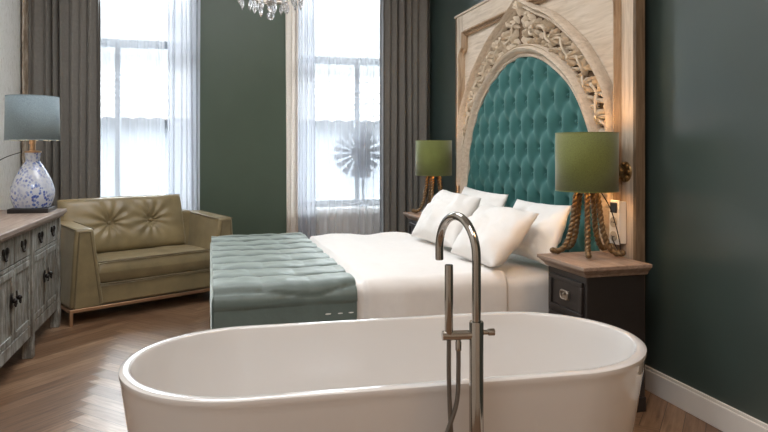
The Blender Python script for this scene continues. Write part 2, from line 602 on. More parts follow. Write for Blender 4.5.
# ------------------------------------------------------------------ curtains
def curtain(name, x0, x1, yc, depth, folds, mat, label, cat, z1=ZC - 0.005, z0=0.012, seed=0, nu=260, nv=24, flare=0.0, solid=0.0, group=None, bias=1.0):
    rr = random.Random(seed)
    ph = [rr.uniform(0, 6.28) for _ in range(6)]
    def fn(u, v):
        uu = u ** bias
        s_ = 2 * PI * folds * (uu + 0.018 * math.sin(2 * PI * 2.3 * uu + ph[0]))
        amp = depth * (0.65 + 0.35 * math.sin(2 * PI * 1.7 * uu + ph[1]))
        y = amp * (math.sin(s_) + 0.3 * math.sin(2 * s_ + ph[2] + 0.6 * v))
        sway = 0.008 * math.sin(3 * v + ph[3] + 9 * uu)
        x = x0 + (x1 - x0) * u + 0.25 * depth * math.cos(s_) * (0.4 + 0.3 * math.sin(5 * uu + ph[4])) + sway + flare * (u - 0.5) * (1 - v)
        return (x, yc + y * (1.06 - 0.12 * v), z0 + (z1 - z0) * v)
    o = B().grid(fn, nu, nv).obj(name, mat, smooth=60, solid=solid)
    return tag(o, label, cat, group)

c = curtain('drape', -1.50, -0.945, 6.10, 0.035, 7.5, 'drape', 'dark taupe drape hanging beside the wallpapered wall, behind the blue-shaded lamp', 'curtain', seed=3, solid=0.004)
B().grid(lambda u, v: (-0.938 + 0.012 * u, 6.10 + 0.03 * math.sin(PI * u), 0.012 + (ZC - 0.02) * v), 6, 8).obj('hem_edge', 'drape', c, solid=0.003)
c = curtain('drape', 1.685, 2.19, 6.10, 0.036, 6.5, 'drape', 'dark taupe drape hanging in the corner behind the nightstand lamp', 'curtain', seed=11, solid=0.004)
B().grid(lambda u, v: (1.655 + 0.035 * u, 6.075 + 0.035 * math.sin(PI * u), 0.012 + (ZC - 0.02) * v), 6, 8).obj('lining', 'drape_lining', c, solid=0.003)['label'] = 'pale grey lining edge'
curtain('sheer_curtain', -1.15, -0.385, 6.215, 0.012, 9, 'sheer', 'white sheer curtain panel behind the sofa, over the window beside the taupe drape', 'curtain', seed=5, group=None)
curtain('sheer_curtain', -0.36, -0.075, 6.20, 0.026, 6, 'sheer_dense', 'gathered bluish white sheer curtain hanging against the left edge of the green wall', 'curtain', seed=6, flare=0.02)
curtain('sheer_curtain', 0.98, 1.72, 6.215, 0.012, 9, 'sheer', 'white sheer curtain panel with the wheel ornament showing through it', 'curtain', seed=8)
curtain('sheer_curtain', 0.82, 1.02, 6.195, 0.024, 5, 'sheer_dense', 'gathered bluish white sheer curtain next to the narrow cream drape', 'curtain', seed=9)
curtain('drape', 0.725, 0.855, 6.17, 0.022, 2.6, 'cream', 'narrow cream drape hanging at the right edge of the green wall', 'curtain', seed=15, nu=120)

# ------------------------------------------------------------------ outside the windows
h = thing('house', 'pale house with a scalloped tiled roof across the street, seen through the sheers', 'house', (1.0, 13.0, -0.02))
B().box(-12, 12, 0.3, 6, 0, 1.95).obj('wall', 'render_wall', h, smooth=0)
def roof(u, v):
    x = -12.4 + 24.8 * u
    row = v * 8
    step = 0.05 * (1 - (row % 1.0))
    return (x, 0.0 + 2.6 * v, 1.85 + 1.25 * v + step + 0.045 * abs(math.sin(PI * x / 0.3)))
B().grid(roof, 1000, 65).obj('roof', 'tile', h, solid=0.03)
def roofb(u, v):
    return (-12.4 + 24.8 * u, 2.6 + 2.9 * v, 3.10 - 1.25 * v)
B().grid(roofb, 2, 2).obj('roof', 'tile', h, solid=0.03)
struct(B().box(-16, 18, 6.8, 24, -0.1, -0.02).obj('ground', 'paving', smooth=0), 'pale paved street outside', 'ground')

o = thing('wheel_ornament', 'dark wheel-shaped ornament with radiating blades on the window sill, seen through the sheer', 'ornament', (1.50, 6.40, SILL))
B().lathe([(0.055, 0), (0.055, 0.012), (0.02, 0.02), (0.012, 0.03)], (0.06, 0, 0), 20).tube([(0.06, 0, 0.02), (0.06, 0, 0.45)], 0.014).obj('stand', 'ornament', o)
for k in range(16):
    a = 2 * PI * (k + 0.5) / 16
    ca, sa = math.cos(a), math.sin(a)
    q = B()
    pts = []
    for (rr, ww) in ((0.06, 0.008), (0.25, 0.032)):
        for sgn in (-1, 1):
            pts.append((rr * ca - sgn * ww * sa, rr * sa + sgn * ww * ca))
    lo = [(p[0], -0.005, 0.56 + p[1]) for p in (pts[0], pts[1], pts[3], pts[2])]
    hi = [(p[0], 0.005, 0.56 + p[1]) for p in (pts[0], pts[1], pts[3], pts[2])]
    q.hexa(lo + hi).obj('blade', 'ornament', o, smooth=0)
B().lathe([(0.07, -0.014), (0.07, 0.014)], (0, 0, 0.56), 24, axis='y').obj('hub', 'ornament', o)
B().box(0.02, 0.13, -0.035, -0.02, 0.30, 0.86).obj('plate', 'ornament', o, bevel=0.003)

# ------------------------------------------------------------------ headboard
HC, HX = 4.03, 2.14           # centre along the wall, x of its face
hb = thing('headboard', 'tall limed wood headboard with carved pointed arch around buttoned teal velvet', 'headboard', (HX, HC, 0))
HW = 1.225
def mirror(half):
    return [(-a, z) for a, z in reversed(half[1:])] + list(half)
velvet_half = [(0, 1.93), (0.2, 1.90), (0.41, 1.815), (0.66, 1.64), (0.845, 1.37), (0.925, 1.1), (0.955, 0.9), (0.965, 0.6), (0.965, 0.3)]
ring_half = [(0, 2.02), (0.23, 1.985), (0.465, 1.885), (0.735, 1.69), (0.92, 1.40), (1.0, 1.12), (1.02, 0.9), (1.03, 0.6), (1.03, 0.3)]
ogi_half = [(0, 2.27), (0.2, 2.19), (0.425, 2.09), (0.67, 1.925), (0.82, 1.788), (0.97, 1.6), (1.02, 1.45), (1.035, 1.25), (1.04, 1.0), (1.04, 0.3)]
ogo_half = [(0, 2.38), (0.21, 2.255), (0.45, 2.15), (0.70, 1.985), (0.80, 1.90), (0.97, 1.70), (1.045, 1.57), (1.065, 1.40), (1.07, 1.2), (1.075, 1.0), (1.075, 0.3)]
def smooth_half(half, n=10):
    return [(p.x, p.y) for p in catmull([(a, z, 0) for a, z in half], n)]
def resample(pts, n):
    P = [Vector((a, z)) for a, z in pts]
    d = [0]
    for i in range(1, len(P)):
        d.append(d[-1] + (P[i] - P[i - 1]).length)
    out, j = [], 0
    for k in range(n):
        t = d[-1] * k / (n - 1)
        while j < len(d) - 2 and d[j + 1] < t:
            j += 1
        f = (t - d[j]) / max(1e-9, d[j + 1] - d[j])
        out.append(tuple(P[j].lerp(P[j + 1], min(1, max(0, f)))))
    return out
NS = 120
cv = {k: mirror(resample(smooth_half(v), NS)) for k, v in
      (('velvet', velvet_half), ('ring', ring_half), ('ogi', ogi_half), ('ogo', ogo_half))}

# (local x is out of the wall towards -x; local y along the wall; z up)
bd = B()
bd.box(0.012, 0.05, -HW, HW, 0, 2.455)
bd.obj('backboard', 'limed', hb, smooth=0)
st = B().box(0, 0.014, -HW, -1.075, 0, 2.455).obj('stile', 'limed_v', hb, bevel=0.003)
B().box(0, 0.014, 1.075, HW, 0, 2.455).obj('stile', 'limed_v', hb, bevel=0.003)
B().box(-0.001, 0.014, -1.075, 1.075, 2.31, 2.455).obj('top_rail', 'limed', hb, bevel=0.003)
for sgn in (-1, 1):
    B().box(-0.004, 0.052, sgn * HW - 0.012, sgn * HW + 0.012, 0, 2.47).obj('side_board', 'side_wood', hb, bevel=0.002)['label'] = 'brown plank edge'
B().box(-0.012, 0.052, -HW - 0.02, HW + 0.02, 2.455, 2.475).obj('cap', 'limed', hb, bevel=0.004)

def sweep(path, prof, name, mat):
    """prof: list of (across, out)"""
    n = len(path)
    q = B()
    def fn(u, v):
        i = round(u * (n - 1)); j = round(v * (len(prof) - 1))
        p = Vector(path[i]); a = Vector(path[max(i - 1, 0)]); c_ = Vector(path[min(i + 1, n - 1)])
        t = (c_ - a).normalized()
        nn = Vector((-t.y, t.x))
        w, h_ = prof[j]
        return (-h_, p.x + nn.x * w, p.y + nn.y * w)
    q.grid(fn, n, len(prof))
    return q.obj(name, mat, hb, smooth=50)
# frame moulding with notched corners
fr = [(1.085, 0.0), (1.085, 2.05)] + [(1.085 - 0.06 * (1 - math.cos(t * PI / 2 / 6)), 2.05 + 0.10 * math.sin(t * PI / 2 / 6)) for t in range(1, 7)] + [(1.02, 2.16), (1.02, 2.285), (0.0, 2.285)]
fr_path = [(-a, z) for a, z in fr] + [(a, z) for a, z in reversed(fr[:-1])]
def densify(p, step=0.02):
    out = []
    for i in range(len(p) - 1):
        a, c_ = Vector(p[i]), Vector(p[i + 1])
        k = max(1, int((c_ - a).length / step))
        for t in range(k):
            out.append(tuple(a.lerp(c_, t / k)))
    out.append(p[-1])
    return out
mould = [(-0.026, -0.012), (-0.026, 0.012), (-0.018, 0.020), (-0.010, 0.006), (-0.004, 0.006), (0.004, 0.036), (0.014, 0.036), (0.024, 0.014), (0.028, 0.006), (0.028, -0.012)]
sweep(densify(fr_path), mould, 'frame_moulding', 'mould_wood')
n = len(cv['ogi'])
mid = [((a[0] + c_[0]) / 2, (a[1] + c_[1]) / 2) for a, c_ in zip(cv['ogi'], cv['ogo'])]
sweep([p for p in mid if p[1] > 0.95], [(-0.03, -0.01), (-0.03, 0.02), (-0.02, 0.03), (-0.008, 0.016), (0, 0.016), (0.006, 0.05), (0.016, 0.062), (0.026, 0.05), (0.032, 0.015), (0.032, -0.01)], 'arch_moulding', 'limed')
midr = [((a[0] + c_[0]) / 2, (a[1] + c_[1]) / 2) for a, c_ in zip(cv['velvet'], cv['ring'])]
ringp = [(-0.044, -0.01), (-0.044, 0.022), (-0.034, 0.03), (-0.022, 0.014), (-0.014, 0.014), (-0.004, 0.048), (0.012, 0.058), (0.022, 0.048), (0.027, 0.03), (0.036, 0.042), (0.044, 0.026), (0.046, -0.01)]
sweep(midr, ringp, 'arch_ring', 'limed')
# recessed band ground + carved leaves and rosettes
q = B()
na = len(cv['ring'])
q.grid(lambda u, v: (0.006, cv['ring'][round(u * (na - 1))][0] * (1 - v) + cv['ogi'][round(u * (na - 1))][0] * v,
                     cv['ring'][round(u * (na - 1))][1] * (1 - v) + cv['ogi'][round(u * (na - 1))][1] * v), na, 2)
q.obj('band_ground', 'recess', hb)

def bandpoint(t, v):
    """t -1..1 along the arch from one foot to the other, v 0..1 across"""
    i = (t * 0.5 + 0.5) * (na - 1)
    k = min(int(i), na - 2)
    f = i - k
    a = Vector(cv['ring'][k]).lerp(Vector(cv['ring'][k + 1]), f)
    c_ = Vector(cv['ogi'][k]).lerp(Vector(cv['ogi'][k + 1]), f)
    return a.lerp(c_, v), (c_ - a)

def leaf(q, p, ang, ln, wd, ht, curl=0.3, lobes=3):
    ca, sa = math.cos(ang), math.sin(ang)
    def fn(u, v):
        s_ = u
        w = wd * math.sin(PI * min(1, s_ * 0.93 + 0.05)) ** 0.7 * (0.78 + 0.22 * abs(math.cos(PI * lobes * s_)))
        x = ln * (s_ - 0.5)
        yy = w * (v - 0.5) + curl * ln * (s_ - 0.5) ** 2
        hh = ht * (0.35 + 0.65 * math.sin(PI * (0.1 + 0.8 * s_))) * (1 - abs(2 * v - 1) ** 2.2) - 0.25 * ht * math.exp(-((v - 0.5) / 0.07) ** 2) + 0.006 * math.sin(PI * s_ * lobes * 2)* (1 - abs(2 * v - 1))
        return (-hh + 0.004, p.x + x * ca - yy * sa, p.y + x * sa + yy * ca)
    q.grid(fn, 13, 9)

def rosette(p, r):
    q = B()
    for ring_i, (cnt, rad, sz, ht) in enumerate(((6, 0.62, 0.62, 0.046), (5, 0.34, 0.46, 0.062))):
        for k in range(cnt):
            a = 2 * PI * (k + 0.5 * ring_i) / cnt
            pp = Vector((p.x + r * rad * math.cos(a), p.y + r * rad * math.sin(a)))
            leaf(q, pp, a, r * sz * 1.2, r * sz * 1.1, ht, 0, 1)
    q.sphere((-0.056, p.x, p.y), r * 0.2, 10, 6, (0.6, 1, 1))
    return q.obj('rosette', 'carving', carving, smooth=70)

q = B()
rr = random.Random(21)
ros = []
for side in (-1, 1):
    for t in (0.10, 0.205, 0.31, 0.415, 0.51):
        ros.append((side * t, 0.5 + 0.08 * (-1) ** int(t * 100)))
for side in (-1, 1):
    t = 0.03
    while t < 0.74:
        p0, d = bandpoint(side * t, 0.5)
        w = d.length
        if w < 0.03:
            break
        pa, _ = bandpoint(side * t - 0.01, 0.5)
        tang = math.atan2((p0 - pa).y, (p0 - pa).x)
        for row in ((0.12, 0.37, 0.63, 0.88) if w > 0.12 else (0.2, 0.5, 0.8) if w > 0.07 else (0.3, 0.7)):
            p, _ = bandpoint(side * t, row + rr.uniform(-0.05, 0.05))
            near = False
            for rt, rv in ros:
                rp, rd = bandpoint(rt, rv)
                if (rp - p).length < rd.length * 0.36 + 0.012:
                    near = True
            if near:
                continue
            ln = min(0.10, max(0.04, w * rr.uniform(0.38, 0.58)))
            leaf(q, p, tang + rr.choice((-1, 1)) * rr.uniform(0.4, 1.2) + (PI if side > 0 else 0), ln, ln * rr.uniform(0.36, 0.5), rr.uniform(0.026, 0.048), rr.uniform(-0.7, 0.7), rr.choice((2, 3)))
        t += 0.0215 if w > 0.09 else 0.024
# scrolling stem
for side in (-1, 1):
    pts = []
    for k in range(160):
        t = 0.02 + 0.6 * k / 159
        p, d = bandpoint(side * t, 0.5 + 0.2 * math.sin(2 * PI * t / 0.105))
        pts.append((-0.026 + 0.008 * math.sin(2 * PI * t / 0.045), p.x, p.y))
    q.tube(pts, 0.009, 6)
# crowning leaf at the point of the arch
for a, ln in ((PI / 2, 0.32), (PI / 2 + 0.5, 0.2), (PI / 2 - 0.5, 0.2), (PI / 2 + 1.0, 0.15), (PI / 2 - 1.0, 0.15)):
    leaf(q, Vector((0.35 * ln * math.cos(a), 2.27 + 0.35 * ln * math.sin(a))), a, ln, ln * 0.5, 0.06, 0, 3)
carving = q.obj('carving', 'carving', hb, smooth=70)
for t, v in ros:
    p, d = bandpoint(t, v)
    rosette(p, max(0.03, d.length * 0.36))

# tufted velvet
SX, SZ = 0.176, 0.166
Y0, Z0 = 3.958 - HC, 1.61
vh = smooth_half(velvet_half)
def half_width(z):
    if z >= 1.93:
        return 0.0
    for i in range(len(vh) - 1):
        if vh[i][1] >= z >= vh[i + 1][1]:
            f = (vh[i][1] - z) / max(1e-9, vh[i][1] - vh[i + 1][1])
            return vh[i][0] + f * (vh[i + 1][0] - vh[i][0])
    return vh[-1][0]
def tuft(y, z):
    p = (y - Y0) / SX + (z - Z0) / (2 * SZ)
    q_ = (y - Y0) / SX - (z - Z0) / (2 * SZ)
    a, c_ = abs(math.sin(PI * p)), abs(math.sin(PI * q_))
    a1, c1 = math.sqrt(a * a + 0.05) - 0.2236, math.sqrt(c_ * c_ + 0.05) - 0.2236
    pillow = 1.24 * a1 * 1.24 * c1
    egg = (a * a + c_ * c_) / 2
    dy = (p + q_) / 2; dz = p - q_
    d2 = (a * a + c_ * c_)
    return 0.011 * pillow + 0.010 * egg - 0.036 * math.exp(-d2 * 5.5) - 0.010 * math.exp(-d2 * 1.6)
def vel(u, v):
    z = 0.42 + (1.925 - 0.42) * (1 - (1 - v) ** 1.25)
    w = half_width(z) + 0.012
    y = -w + 2 * w * u
    e = min(1, (1 - abs(2 * u - 1)) * w / 0.06, max(0, (1.945 - z)) / 0.05)
    e = math.sqrt(max(0, e))
    return (-(0.004 + e * (0.012 + tuft(y, z))), y, z)
up = B().grid(vel, 300, 220).obj('upholstery', 'velvet', hb, smooth=180)
for row in range(-3, 2):
    z = Z0 + row * SZ
    for k in range(-8, 9):
        y = Y0 + (k + (0.5 if row % 2 else 0)) * SX
        if abs(y) < half_width(z) - 0.07 and z < 1.86:
            B().sphere((-0.004, y, z), 0.012, 10, 6, (0.6, 1, 1)).obj('button', 'velvet', up)

# wall sconce rosette of brass and the socket panel, both fixed to the headboard
def plane_y(px): return px
k = thing('wall_knob', 'round antique brass knob fixed to the headboard beside a green lamp shade', 'knob', (HX - 0.004, 2.885, 1.155))
B().lathe([(0.0, -0.012), (0.035, -0.01), (0.05, -0.004), (0.055, 0.004)], (0, 0, 0), 28, axis='x').obj('backplate', 'brass', k)
B().lathe([(0.0, -0.06), (0.018, -0.058), (0.03, -0.048), (0.032, -0.036), (0.022, -0.024), (0.013, -0.012)], (0, 0, 0), 24, axis='x').obj('knob', 'brass', k)
for a in range(8):
    an = 2 * PI * a / 8
    B().sphere((-0.009, 0.042 * math.cos(an), 0.042 * math.sin(an)), 0.011, 8, 6).obj('bead', 'brass', k)
k = thing('socket_panel', 'white upright socket panel with a black switch on the headboard beside the rope-legged lamp', 'socket', (HX - 0.0385, 2.915, 0.885))
B().box(0.0, 0.036, -0.042, -0.012, -0.112, 0.112).obj('mounting_box', 'plastic', k, bevel=0.003)
B().box(-0.010, 0.0, -0.042, 0.042, -0.118, 0.118).obj('cover_plate', 'plastic', k, bevel=0.004)
B().box(-0.016, -0.010, -0.027, 0.027, 0.05, 0.105).obj('switch', 'black_plastic', k, bevel=0.003)['label'] = 'black rocker switch'
for zz in (0.0, -0.075):
    B().lathe([(0.027, -0.016), (0.027, -0.010)], (0, 0, zz), 24, axis='x').lathe([(0.021, -0.0125), (0.0, -0.0125)], (0, 0, zz), 24, cap=False, axis='x').obj('socket', 'socket_grey', k)
    for dy in (-0.009, 0.009):
        B().sphere((-0.016, dy, zz), 0.0035, 8, 6).obj('pin_hole', 'black_plastic', k)

# ------------------------------------------------------------------ bed
BX0, BX1, BY0, BY1, BZ = 0.03, 2.055, 3.10, 4.96, 0.60
bed = thing('bed', 'wide low bed made up with white linen in front of the carved headboard', 'bed', (BX0, BY0, 0))
L_, W_ = BX1 - BX0, BY1 - BY0
B().box(0.03, L_, 0.04, W_ - 0.04, 0.06, 0.30).obj('base', 'bed_base', bed, bevel=0.02)
for x in (0.12, L_ - 0.12):
    for y in (0.12, W_ - 0.12):
        B().lathe([(0.03, 0), (0.03, 0.06)], (x, y, 0), 16).obj('leg', 'bed_base', bed)
def rounded_top(lx, ly, z, r, zb, bulge=0.0, amp=0.004, seed=0.0, wr=None):
    """cloth over a box: perimeter of a section swept over the width"""
    def fn(u, v):
        # v over the section across the width: side, round, top, round, side
        hs = z - zb - r
        tot = 2 * hs + PI * r + (ly - 2 * r)
        s_ = v * tot
        if s_ < hs:
            y, zz, ny, nzv = 0, zb + s_, -1, 0
        elif s_ < hs + PI * r / 2:
            a = (s_ - hs) / r
            y, zz = r - r * math.cos(a), z - r + r * math.sin(a); ny, nzv = -math.cos(a), math.sin(a)
        elif s_ < hs + PI * r / 2 + ly - 2 * r:
            y, zz = r + (s_ - hs - PI * r / 2), z; ny, nzv = 0, 1
        elif s_ < hs + PI * r + ly - 2 * r:
            a = (s_ - hs - PI * r / 2 - (ly - 2 * r)) / r
            y, zz = ly - r + r * math.sin(a), z - r + r * math.cos(a); ny, nzv = math.sin(a), math.cos(a)
        else:
            y, zz = ly, z - r - (s_ - hs - PI * r - (ly - 2 * r)); ny, nzv = 1, 0
        x = lx * u
        n_ = amp * (nz(x * 3 + seed, y * 4, zz * 3) + 0.6 * nz(x * 9 + seed, y * 7, zz * 9))
        if wr:
            n_ += wr(x, y, zz)
        return (x, y + ny * n_, zz + nzv * n_)
    return fn
mt = B().box(0.02, L_ - 0.005, 0.03, W_ - 0.03, 0.30, 0.55).obj('mattress', 'linen', bed, bevel=0.04, seg=4)
def duvet_wr(x, y, z):
    w = 0.006 * math.sin(10 * x + 3 * y + 4 * nz(x * 2, y * 2, 0))
    if x < 0.72:
        w = 0.3 * w - 0.022
    if z > 0.5:
        w += 0.010 * (0.2 if x < 0.72 else 1) * nz(x * 4, y * 2.5, 7) - 0.012 * max(0, (x - 1.45)) / 0.6
    else:
        w += 0.010 * math.sin(22 * x + 3 * nz(x * 3, z * 4, 2)) * (0.6 - z) * 2
    return w
f = rounded_top(1.50, W_ + 0.02, BZ, 0.07, 0.22, amp=0.007, wr=duvet_wr)
dv = B().grid(lambda u, v: (f(u, v)[0] + 0.02, f(u, v)[1] - 0.01, f(u, v)[2]), 120, 150).obj('duvet', 'linen', bed, smooth=180, solid=0.012)
f2 = rounded_top(0.575, W_ - 0.005, 0.575, 0.05, 0.20, amp=0.003)
B().grid(lambda u, v: (f2(u, v)[0] + 1.445, f2(u, v)[1] + 0.002, f2(u, v)[2]), 40, 120).obj('sheet', 'linen', bed, smooth=180, solid=0.01)

# quilted throw over the foot of the bed
TX0, TX1 = 0.025, 0.715
th = thing('throw', 'grey-green quilted satin throw folded over the foot of the bed', 'throw', (TX0, BY0 - 0.03, 0))
TW = W_ + 0.06
def throw_wr(x, y, z):
    if z < 0.52 and (y < 0.1 or y > TW - 0.1):
        return 0.004 * nz(x * 6, z * 6, 3) + 0.004 * math.sin(9 * x + 2)
    rowp = (y - 0.02) / 0.225 + 0.05 * math.sin(5 * x) + 0.06 * nz(x * 3, y * 2, 9)
    k_ = math.floor(rowp)
    fr_ = rowp - k_
    puff = 0.026 * (1 - abs(2 * fr_ ** 0.85 - 1) ** 3.5) ** 0.6
    xs = (x + 0.05 * math.sin(k_ * 2.1)) / (0.69 / 3)
    puff *= 0.75 + 0.25 * abs(math.sin(PI * xs)) ** 0.5
    puff += 0.004 * nz(x * 16, y * 14, 5)
    return puff
f3 = rounded_top(TX1 - TX0, TW, BZ - 0.005, 0.06, 0.12, amp=0.004, seed=4, wr=throw_wr)
B().grid(f3, 110, 300).obj('quilted_cover', 'throw', th, smooth=180, solid=0.014)
# fold over the foot end
def footfold(u, v):
    y = 0.0 + TW * u
    a = min(1, v * 3) * PI / 2
    zz = BZ - 0.02 - (0.05 * (1 - math.cos(a))) - max(0, v - 0.33) * 0.62
    return (0.012 - 0.016 * math.sin(a) + 0.004 * nz(y * 6, v * 4, 1), 0.004 + y * (TW - 0.008) / TW, zz + 0.006 * math.sin(y * 2 * PI / 0.225))
B().grid(footfold, 120, 24).obj('end_flap', 'throw', th, smooth=180, solid=0.01)
for xx in (0.545, 0.606, 0.66):
    B().sphere((xx, -0.009, 0.462), 0.011, 10, 6, (1.5, 0.3, 0.35)).obj('embroidered_mark', 'thread', th)['label'] = 'small white stitched mark'

# ------------------------------------------------------------------ pillows (corner to corner)
def pillow(label, BL, BR, TR, TL, thick, seed):
    BL, BR, TR, TL = map(Vector, (BL, BR, TR, TL))
    ctr = (BL + BR + TR + TL) / 4
    nrm = (BR - BL).cross(TL - BL).normalized()
    if nrm.x > 0:
        nrm = -nrm
    t = thing('pillow', label, 'pillow', (ctr.x, ctr.y, min(BL.z, BR.z)), 0, None)
    org = Vector(t.location)
    def shell(side):
        def fn(u, v):
            a, c_ = 2 * u - 1, 2 * v - 1
            pa = a * (1 - 0.06 * (1 - c_ * c_)) ; pc = c_ * (1 - 0.07 * (1 - a * a))
            uu, vv = (pa + 1) / 2, (pc + 1) / 2
            p = (BL * (1 - uu) + BR * uu) * (1 - vv) + (TL * (1 - uu) + TR * uu) * vv
            e = max(0, (1 - a * a)) ** 0.48 * max(0, (1 - c_ * c_)) ** 0.48
            sag = 1 + 0.25 * (-c_) * (1 - a * a)
            hgt = thick * 0.5 * e * sag
            hgt += e * (0.024 * nz(a * 2 + seed, c_ * 2, side) + 0.007 * nz(a * 6 + seed, c_ * 6, side * 2.0))
            # wrinkles running in from the corners
            hgt += 0.012 * e * math.sin(9 * (a * c_) + 5 * nz(a, c_, seed))
            return tuple(p + nrm * (hgt * side) - org)
        return fn
    q_ = B().grid(shell(1), 44, 40)
    q_.grid(shell(-1), 44, 40)
    o_ = q_.obj('pillowcase', 'pillow', t, smooth=180)
    bm_ = bmesh.new(); bm_.from_mesh(o_.data)
    bmesh.ops.remove_doubles(bm_, verts=bm_.verts, dist=0.0008)
    bmesh.ops.recalc_face_normals(bm_, faces=bm_.faces)
    bm_.to_mesh(o_.data); bm_.free()
    return t
pillow('white pillow lying in front of another on the bathtub side of the bed', (1.44, 3.63, 0.64), (1.47, 3.09, 0.64), (1.79, 3.17, 0.915), (1.79, 3.89, 0.91), 0.22, 1.0)
pillow('white pillow lying in front of another on the window side of the bed', (1.44, 4.42, 0.64), (1.52, 3.78, 0.64), (1.80, 3.97, 0.945), (1.79, 4.68, 0.965), 0.22, 2.0)
pillow('white pillow propped against the teal velvet on the bathtub side of the bed', (1.80, 3.68, 0.625), (1.81, 3.09, 0.625), (2.0, 3.17, 0.955), (2.0, 3.84, 0.945), 0.15, 3.0)
pillow('white pillow propped against the teal velvet on the window side of the bed', (1.82, 4.58, 0.625), (1.82, 3.90, 0.625), (2.0, 3.96, 0.965), (2.0, 4.74, 0.985), 0.15, 4.0)

# ------------------------------------------------------------------ nightstands
def nightstand(label, loc):
    """local: x to the wall, y along the headboard, origin at front near corner"""
    t = thing('nightstand', label, 'nightstand', loc, 0, 'nightstands beside the bed')
    D, W2, H2 = 0.355, 0.40, 0.72
    B().box(0.03, D, 0.025, W2 - 0.025, 0.05, H2 - 0.055).box(0.02, D, 0.015, W2 - 0.015, 0.0, 0.07).obj('body', 'ns_dark', t, bevel=0.004)
    tp = B()
    def sl(x0, e0, x1, e1, z0, z1):
        tp.hexa([(x0, e0, z0), (D + 0.01, e0, z0), (D + 0.01, W2 - e0, z0), (x0, W2 - e0, z0), (x1, e1, z1), (D + 0.01, e1, z1), (D + 0.01, W2 - e1, z1), (x1, W2 - e1, z1)])
    sl(0.022, 0.018, 0.012, 0.010, H2 - 0.055, H2 - 0.040)
    sl(0.012, 0.010, -0.010, -0.012, H2 - 0.040, H2 - 0.018)
    sl(-0.014, -0.016, -0.014, -0.016, H2 - 0.018, H2)
    tp.obj('top', 'ns_top', t, bevel=0.003)
    for z0 in (0.46, 0.265, 0.085):
        dr = B()
        y0, y1, z1 = 0.05, W2 - 0.05, z0 + 0.175
        fw = 0.024
        dr.box(0.018, 0.034, y0, y1, z0, z0 + fw).box(0.018, 0.034, y0, y1, z1 - fw, z1).box(0.018, 0.034, y0, y0 + fw, z0 + fw, z1 - fw).box(0.018, 0.034, y1 - fw, y1, z0 + fw, z1 - fw)
        dr.box(0.026, 0.034, y0 + fw, y1 - fw, z0 + fw, z1 - fw)
        d = dr.obj('drawer', 'ns_dark', t, bevel=0.003)
        cy, cz = (y0 + y1) / 2, (z0 + z1) / 2
        hd = B()
        loop = []
        for k_ in range(25):
            a = 2 * PI * k_ / 24
            loop.append((0.016, cy + 0.034 * math.copysign(abs(math.cos(a)) ** 0.6, math.cos(a)), cz + 0.021 * math.copysign(abs(math.sin(a)) ** 0.6, math.sin(a))))
        hd.tube(loop, 0.0045, 8)
        hd.box(0.020, 0.027, cy - 0.036, cy + 0.036, cz - 0.022, cz + 0.022)
        hd.sphere((0.014, cy, cz + 0.004), 0.006, 8, 6)
        hd.obj('handle', 'pewter', d, bevel=0.001)
    return t
ns = nightstand('dark nightstand with greyed oak top behind the end of the bathtub', (1.694, 2.586, 0))
dup(ns, (1.70, 4.985, 0), 'dark nightstand at the window side of the bed, half hidden behind pillows')

# ------------------------------------------------------------------ rope-legged lamps
def rope_lamp(label, loc, rz=0):
    t = thing('table_lamp', label, 'lamp', loc, rz, 'rope-legged lamps on the nightstands')
    view = math.atan2(2.98, 1.97)           # towards the lamp from the camera side
    for az in (-15, 57, 129, 201, 273):
        a = view - PI / 2 + R(az)
        ca, sa = math.cos(a), math.sin(a)
        path = catmull([(0.026, 0, 0.337), (0.052, 0, 0.327), (0.064, 0, 0.26), (0.078, 0, 0.16), (0.096, 0, 0.09), (0.122, 0, 0.040), (0.156, 0, 0.020), (0.184, 0, 0.026)], 12)
        q_ = B()
        dist = [0]
        for i in range(1, len(path)):
            dist.append(dist[-1] + (path[i] - path[i - 1]).length)
        for s_ in (0, PI):
            pts = []
            for i, p in enumerate(path):
                tg = (path[min(i + 1, len(path) - 1)] - path[max(i - 1, 0)]).normalized()
                nn = Vector((tg.z, 0, -tg.x))
                bb = Vector((0, 1, 0))
                an = dist[i] / 0.052 * 2 * PI + s_
                w = p + nn * (0.0070 * math.cos(an)) + bb * (0.0070 * math.sin(an))
                pts.append((w.x * ca - w.y * sa, w.x * sa + w.y * ca, max(0.0100, w.z)))
            q_.tube(pts, 0.0095, 8)
        # knobbly outside of the rope
        for i in range(4, len(path), 4):
            p = path[i]
            q_.sphere((p.x * ca, p.x * sa, max(0.015, p.z)), 0.0140, 8, 6)
        q_.obj('rope_leg', 'rope_gold', t, smooth=70)
    B().lathe([(0.0, 0.325), (0.055, 0.325), (0.06, 0.335), (0.055, 0.345), (0.015, 0.35), (0.014, 0.40), (0.02, 0.41), (0.02, 0.44), (0.0, 0.44)], seg=24).obj('lamp_holder', 'brass', t)
    B().sphere((0, 0, 0.475), 0.032, 16, 12).obj('bulb', 'bulb', t)
    sh = B().lathe([(0.157, 0.335), (0.157, 0.64)], seg=56, cap=False).obj('shade', 'olive', t, solid=0.004)
    B().lathe([(0.1545, 0.337), (0.1545, 0.638)], seg=56, cap=False).obj('shade_lining', 'shade_inner', sh)
    for zz in (0.337, 0.638):
        B().tube([(0.1575 * math.cos(2 * PI * k_ / 48), 0.1575 * math.sin(2 * PI * k_ / 48), zz) for k_ in range(49)], 0.0028, 6).obj('shade_rim', 'olive', sh)
    sp = B()
    for k_ in range(3):
        a = 2 * PI * k_ / 3
        sp.tube([(0.018 * math.cos(a), 0.018 * math.sin(a), 0.41), (0.155 * math.cos(a), 0.155 * math.sin(a), 0.43)], 0.002, 6)
    sp.obj('shade_spider', 'brass', sh)
    return t
NZ = 0.7205
